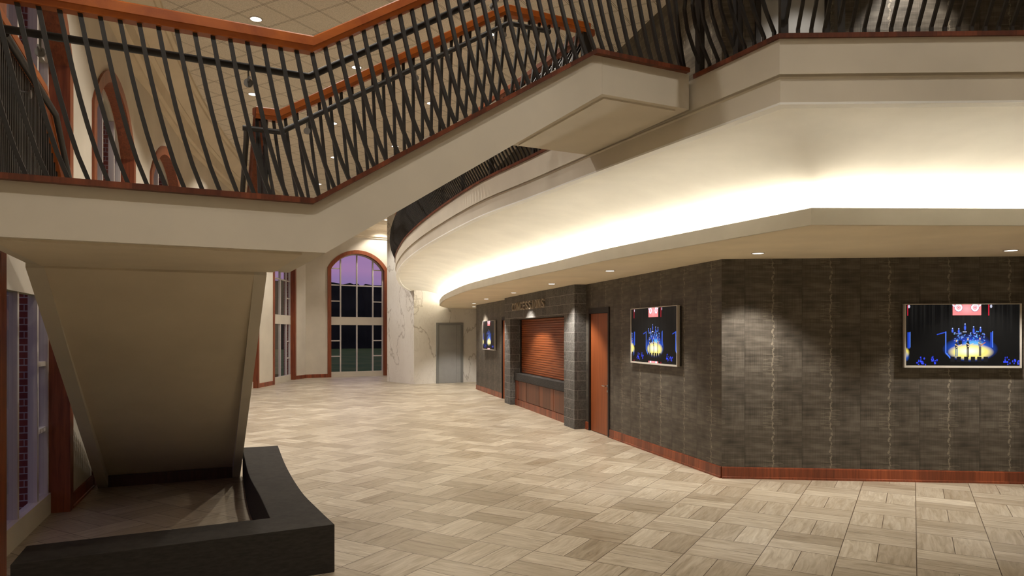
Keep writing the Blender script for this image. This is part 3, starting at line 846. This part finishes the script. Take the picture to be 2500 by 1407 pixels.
wood_door('door_1', DN0, DN1)
wood_door('door_2', DF0, DF1)
# grey elevator door in the marble
MN = V((MR.y, -MR.x, 0))
dt = thing('door_3', MC+MR*.95, None, None, None, 'structure')
e0, e1, ez = .95, 2.14, 2.44
f_ = MB()
f_.box(MC, MR, MN, Z, (e0, e0+.10), (-.02, .05), (0, ez)); f_.box(MC, MR, MN, Z, (e1-.10, e1), (-.02, .05), (0, ez)); f_.box(MC, MR, MN, Z, (e0+.10, e1-.10), (-.02, .05), (ez-.09, ez))
f_.build('door_frame', 'grey_frame', dt, bevel=.006)
MB().box(MC, MR, MN, Z, (e0+.10, e1-.30), (-.02, .022), (.005, ez-.09)).build('door_leaf', 'grey_door', dt, bevel=.004)
MB().box(MC, MR, MN, Z, (e1-.292, e1-.10), (-.02, .012), (.005, ez-.09)).build('side_panel', 'grey_door', dt, bevel=.004)
# grey door on the balcony level
dt = thing('door_4', w1(.50, 0, ZD), None, None, None, 'structure')
MB().box(C1, T1, N1, Z, (.52, 1.36), (0, .03), (ZD, ZD+2.42)).build('door_leaf', 'grey_door', dt)
f_ = MB(); f_.box(C1, T1, N1, Z, (.45, .52), (0, .05), (ZD, ZD+2.49)); f_.box(C1, T1, N1, Z, (1.36, 1.43), (0, .05), (ZD, ZD+2.49)); f_.box(C1, T1, N1, Z, (.52, 1.36), (0, .05), (ZD+2.42, ZD+2.49))
f_.build('door_frame', 'dark_frame', dt)

# ------------------------------------------------------------------ televisions
def paint(uu, vv):
    """concert picture; arrays u right, v up in 0..1; linear rgb"""
    c = np.zeros(uu.shape+(3,)); c[:] = (.002, .002, .0022)
    st_ = np.abs(np.sin(uu*83)*np.sin(uu*211+1)*np.sin(uu*37+2)); c += (st_*.009*np.clip((vv-.45)*2.5, 0, 1))[..., None]*np.array((1, .95, .85))
    def put(mask, col, a=1.0):
        mk = np.clip(mask, 0, 1)[..., None]*a; c[:] = c*(1-mk)+mk*np.array(col)
    ell = lambda x, y, a, b2, soft=.15: np.clip((1-np.sqrt(((uu-x)/a)**2+((vv-y)/b2)**2))/soft, 0, 1)
    rect = lambda x0, x1, y0, y1: ((uu > x0) & (uu < x1) & (vv > y0) & (vv < y1)).astype(float)
    def seg(x0, y0, x1, y1, w):
        dx, dy = x1-x0, (y1-y0)*.55; L2 = dx*dx+dy*dy
        q = np.clip(((uu-x0)*dx+(vv-y0)*.55*dy)/L2, 0, 1)
        return (np.hypot(uu-x0-q*dx, (vv-y0)*.55-q*dy) < w).astype(float)
    put(ell(.57, .27, .245, .21, .55), (.008, .08, .55), .95)
    put(ell(.575, .42, .17, .11, .8), (.01, .03, .32), .6)
    put(ell(.60, .36, .10, .07, .6), (.12, .45, .8), .7)
    put(ell(.575, .225, .205, .14, .3), (.72, .60, .16))
    put(ell(.565, .24, .14, .085, .8), (1.0, .93, .62))
    put(seg(.355, .21, .355, .55, .005), (.06, .16, .75)); put(seg(.28, .51, .35, .545, .004), (.02, .06, .5)); put(seg(.36, .2, .41, .10, .006), (.05, .15, .7))
    put(rect(.745, .765, .30, .55), (.01, .04, .35)); put(seg(.767, .3, .767, .56, .003), (.08, .2, .8))
    put(rect(.015, .04, .28, .55), (.01, .04, .35)); put(seg(.04, .3, .04, .55, .003), (.08, .2, .7))
    put(ell(0, .21, .035, .09, .5), (.6, .5, .1)); put(ell(.0, .15, .035, .09, .6), (.02, .1, .5), .6)
    for x, y, h in ((.415, .57, .07), (.47, .56, .08), (.525, .62, .11), (.60, .57, .12), (.66, .58, .08)):
        put(ell(x, y, .011, h*.5, .5), (.05, .12, .75), .8); put(ell(x, y+h*.55, .006, .014, .4), (.35, .45, .95))
    put(rect(.505, .54, .548, .556), (.5, .55, .9)); put(rect(.44, .50, .52, .527), (.3, .35, .8))
    rs = np.random.RandomState(3)
    for _ in range(70):
        x, y = .42+rs.rand()*.28, .40+rs.rand()*.16; put(ell(x, y, .004+.005*rs.rand(), .006+.008*rs.rand(), .5), (.05+.2*rs.rand(), .15+.3*rs.rand(), .8), .8)
    put(rect(.465, .50, .345, .415), (.008, .008, .01))
    for x, y0, h, body, leg in ((.45, .15, .27, (.02, .025, .03), (.06, .12, .22)), (.55, .14, .31, (.012, .012, .014), (.012, .012, .014)), (.655, .16, .30, (.08, .13, .2), (.02, .02, .03))):
        put(rect(x-.010, x-.002, y0, y0+h*.5), leg); put(rect(x+.002, x+.010, y0, y0+h*.5), leg)
        put(ell(x, y0+h*.66, .016, h*.22, .2), body); put(ell(x, y0+h*.94, .008, h*.07, .3), (.5, .36, .22))
        put(seg(x-.012, y0+h*.72, x+.022, y0+h*.62, .0035), (.55, .4, .25)); put(seg(x+.0, y0+h*.55, x+.045, y0+h*.72, .0035), (.45, .12, .04) if x > .6 else (.6, .5, .3))
    for x in (.415, .47, .535, .595, .65, .705): put(rect(x-.019, x+.019, .065, .15), (.006, .006, .008))
    for x, y in ((.15, .06), (.245, .07), (.89, .06), (.98, .07)):
        for _ in range(16): put(ell(x+rs.randn()*.018, y+rs.randn()*.035, .004+.006*rs.rand(), .01+.012*rs.rand(), .5), (.03, .06, .6+.3*rs.rand()), .85)
    put(rect(.415, .665, .825, 1.01), (.88, .20, .20)); put(ell(.54, .93, .07, .1, 1), (1, .4, .42), .6)
    for sx, x in ((1, .468), (-1, .612)):
        for dx, yy, rr in ((0, .95, .034), (-.034, 1.0, .02)):
            xx = x+sx*dx; e = np.hypot((uu-xx)/rr, (vv-yy)*.55/rr)
            put(((e > .55) & (e < 1.0)).astype(float), (.75, .72, .8)); put(((e > .25) & (e < .38)).astype(float), (.6, .5, .6))
            put(((e > 1.0) & (e < 1.1)).astype(float), (.08, .05, .12))
    put(rect(.015, .022, .82, 1), (.5, .01, .03)); put(rect(.728, .737, .82, 1), (.5, .01, .03))
    put(ell(.03, .97, .01, .03), (.4, .4, .5)); put(ell(.753, .97, .01, .03), (.4, .4, .5))
    return c
m = bpy.data.materials.new('screen_picture'); m.use_nodes = True; t = NT(m.node_tree); M['screen_picture'] = m
b = m.node_tree.nodes['Principled BSDF']
b.inputs['Base Color'].default_value = (.004, .004, .004, 1); b.inputs['Roughness'].default_value = .3; b.inputs['Specular IOR Level'].default_value = .12
at = t.n('Attribute', attribute_name='picture')
link(t, at.outputs['Color'], b.inputs['Emission Color']); b.inputs['Emission Strength'].default_value = .85
def tv(name, o, ax, nn, w, z0, z1, label, um, vm, res):
    """o: plan point of the screen's left edge as seen from the room, ax: to the right"""
    tt = thing(name, o+Z*z0, label, 'television', 'televisions on the dark walls')
    bz = .02
    c_ = MB()
    c_.box(o, ax, nn, Z, (0, w), (.0, .03), (z0+.01, z1-.01)); c_.build('casing', 'dark_frame', tt)
    f_ = MB(); 
    f_.box(o, ax, nn, Z, (0, bz), (.02, .075), (z0, z1)); f_.box(o, ax, nn, Z, (w-bz, w), (.02, .075), (z0, z1))
    f_.box(o, ax, nn, Z, (bz, w-bz), (.02, .075), (z0, z0+bz*1.4)); f_.box(o, ax, nn, Z, (bz, w-bz), (.02, .075), (z1-bz*.6, z1)); f_.build('bezel', 'tv_frame', tt)
    nx, ny = res
    x0, x1, y0, y1 = bz, w-bz, z0+bz*1.4, z1-bz*.6
    me_v = []; gu, gv = np.meshgrid(np.linspace(0, 1, nx+1), np.linspace(0, 1, ny+1))
    s_ = MB()
    s_.add([o+ax*(x0+(x1-x0)*a)+nn*.062+Z*(y0+(y1-y0)*c2) for a, c2 in zip(gu.ravel(), gv.ravel())],
           [(j*(nx+1)+i, j*(nx+1)+i+1, (j+1)*(nx+1)+i+1, (j+1)*(nx+1)+i) for j in range(ny) for i in range(nx)])
    so = s_.build('screen', 'screen_picture', tt)
    col = paint(um(gu), vm(gv)).reshape(-1, 3)
    ca = so.data.color_attributes.new('picture', 'FLOAT_COLOR', 'POINT')
    ca.data.foreach_set('color', np.concatenate([col, np.ones((len(col), 1))], 1).astype(np.float32).ravel())
X0 = (2207-1250)/F; X1 = (2493-1250)/F
def hit(k, o, dvec):   # along-wall distance where x/y = k
    return (k*o.y-o.x)/(dvec.x-k*dvec.y)
o1 = C1+N1*.06
sA, sB = hit(X0, o1, T1), hit(X1, o1, T1)
tv('television', w1(sA), T1, N1, sB-sA, 1.545, 2.40, 'wide television with a concert picture on the front dark wall at right', lambda u_: u_, lambda v_: v_, (340, 180))
def umap(u_):
    q = (u_-.53)/.86+.565
    q = np.where(q < 0, q+.727, q); return np.where(q > 1, q-.727, q)
vmap = lambda v_: np.where(v_ < .035, .9, (v_-.035)/.965)
tv('television', w2(2.80), -T2, N2, 1.68, 1.488, 2.44, 'television between the wooden door and the wall corner, showing the concert', umap, vmap, (240, 140))
tv('television', w2(14.69), -T2, N2, 1.68, 1.46, 2.43, 'small far television near the marble wall beyond the concession stand', umap, vmap, (160, 100))

# ------------------------------------------------------------------ downlights
def downlight(name, x, y, z, r, power, size, label, group, blend=.35, aim=None):
    dt = thing(name, (x, y, z), label, 'ceiling light', group)
    MB().ring((x, y, z), r*.82, r, -.008, .004).build('trim_ring', 'frame_paint', dt, smooth=True)
    MB().disc((x, y, z-.004), (0, 0, -1), r*.83, .002).build('lens', 'lamp_lens', dt)
    l = bpy.data.lights.new('lamp', 'SPOT'); l.energy = power; l.color = WARM; l.spot_size = R(size); l.spot_blend = blend; l.shadow_soft_size = .09
    lo = bpy.data.objects.new('lamp', l); COL.objects.link(lo); lo.parent = dt; lo.location = (0, 0, -.03)
names = ['nearest the window cornice at top left', 'beside the cornice above the landing', 'over the stair flight, second row from the cornice', 'highest right, glimpsed above the back stair rail', 'beyond the newel of the descending flight', 'seen through the bars in the middle row', 'seen through the right half of the flight bars', 'low in the right row', 'low in the middle row, through the flight bars', 'lowest seen through the flight bars', 'far away beside the marble pier']
cl_pos = [(-4.31, 11.7), (-5.73, 15.37), (-3.09, 13.82), (-.41, 12.3), (-6.63, 18.7), (-4.5, 17.5), (-1.86, 15.97), (-3.31, 19.64), (-5.35, 20.87), (-6.84, 24.6), (-5.85, 32.35)]
for (x, y), nm in zip(cl_pos, names): downlight('ceiling_downlight', x, y, ZC, .11, P_CEIL, 110, 'round recessed downlight in the tiled ceiling, '+nm, 'high ceiling downlights')
for x, y, k_ in [(-5.7, 26.3, 1.8), (-2.7, 8.2, .8), (-1.3, 10.1, 1.0), (-1.2, 5.0, .4), (.3, 6.8, .15), (-.6, 1.2, 1.0), (2.6, 3.6, .5), (4.6, .8, .35), (5.6, 3.2, .25), (2.0, -1.6, .8), (7.6, .6, .3)]:  # unseen downlights added for ambient fill; the first brightens the marble
    downlight('ceiling_downlight', x, y, ZC, .11, P_CEIL*k_, 120, 'round recessed fill lamp added to the ceiling out of view', 'added fill lamps out of view overhead')
sn = ['at far right above the wide television', 'above the corner of the dark front wall', 'above the television beside the wooden door', 'in front of the near masonry pillar', 'above the CONCESSIONS letters', 'above the far end of the portal', 'second to last, towards the marble', 'last one, against the marble wall']
for (x, y), nm in zip([(6.15, 8.57), (3.14, 8.87), (1.6, 11.35), (.82, 14.33), (.04, 17.48), (-.76, 20.56), (-1.29, 23.6), (-1.45, 26.5)], sn):
    downlight('soffit_downlight', x, y, ZS, .085, P_SOFF, 100, 'round recessed downlight in the low soffit, '+nm, 'soffit downlights', .45)
for q, k_ in ((w2(.7, .5), 50), (w1(1.0, .7), 70), (w1(2.45, .42), 150), (w1(5.0, .45), 50)):  # the lamp beside the grey door is added to brighten it
    downlight('ceiling_downlight', q.x, q.y, ZC, .09, k_, 80, 'recessed downlight above the balcony wall, out of view overhead', 'downlights over the balcony', .4)
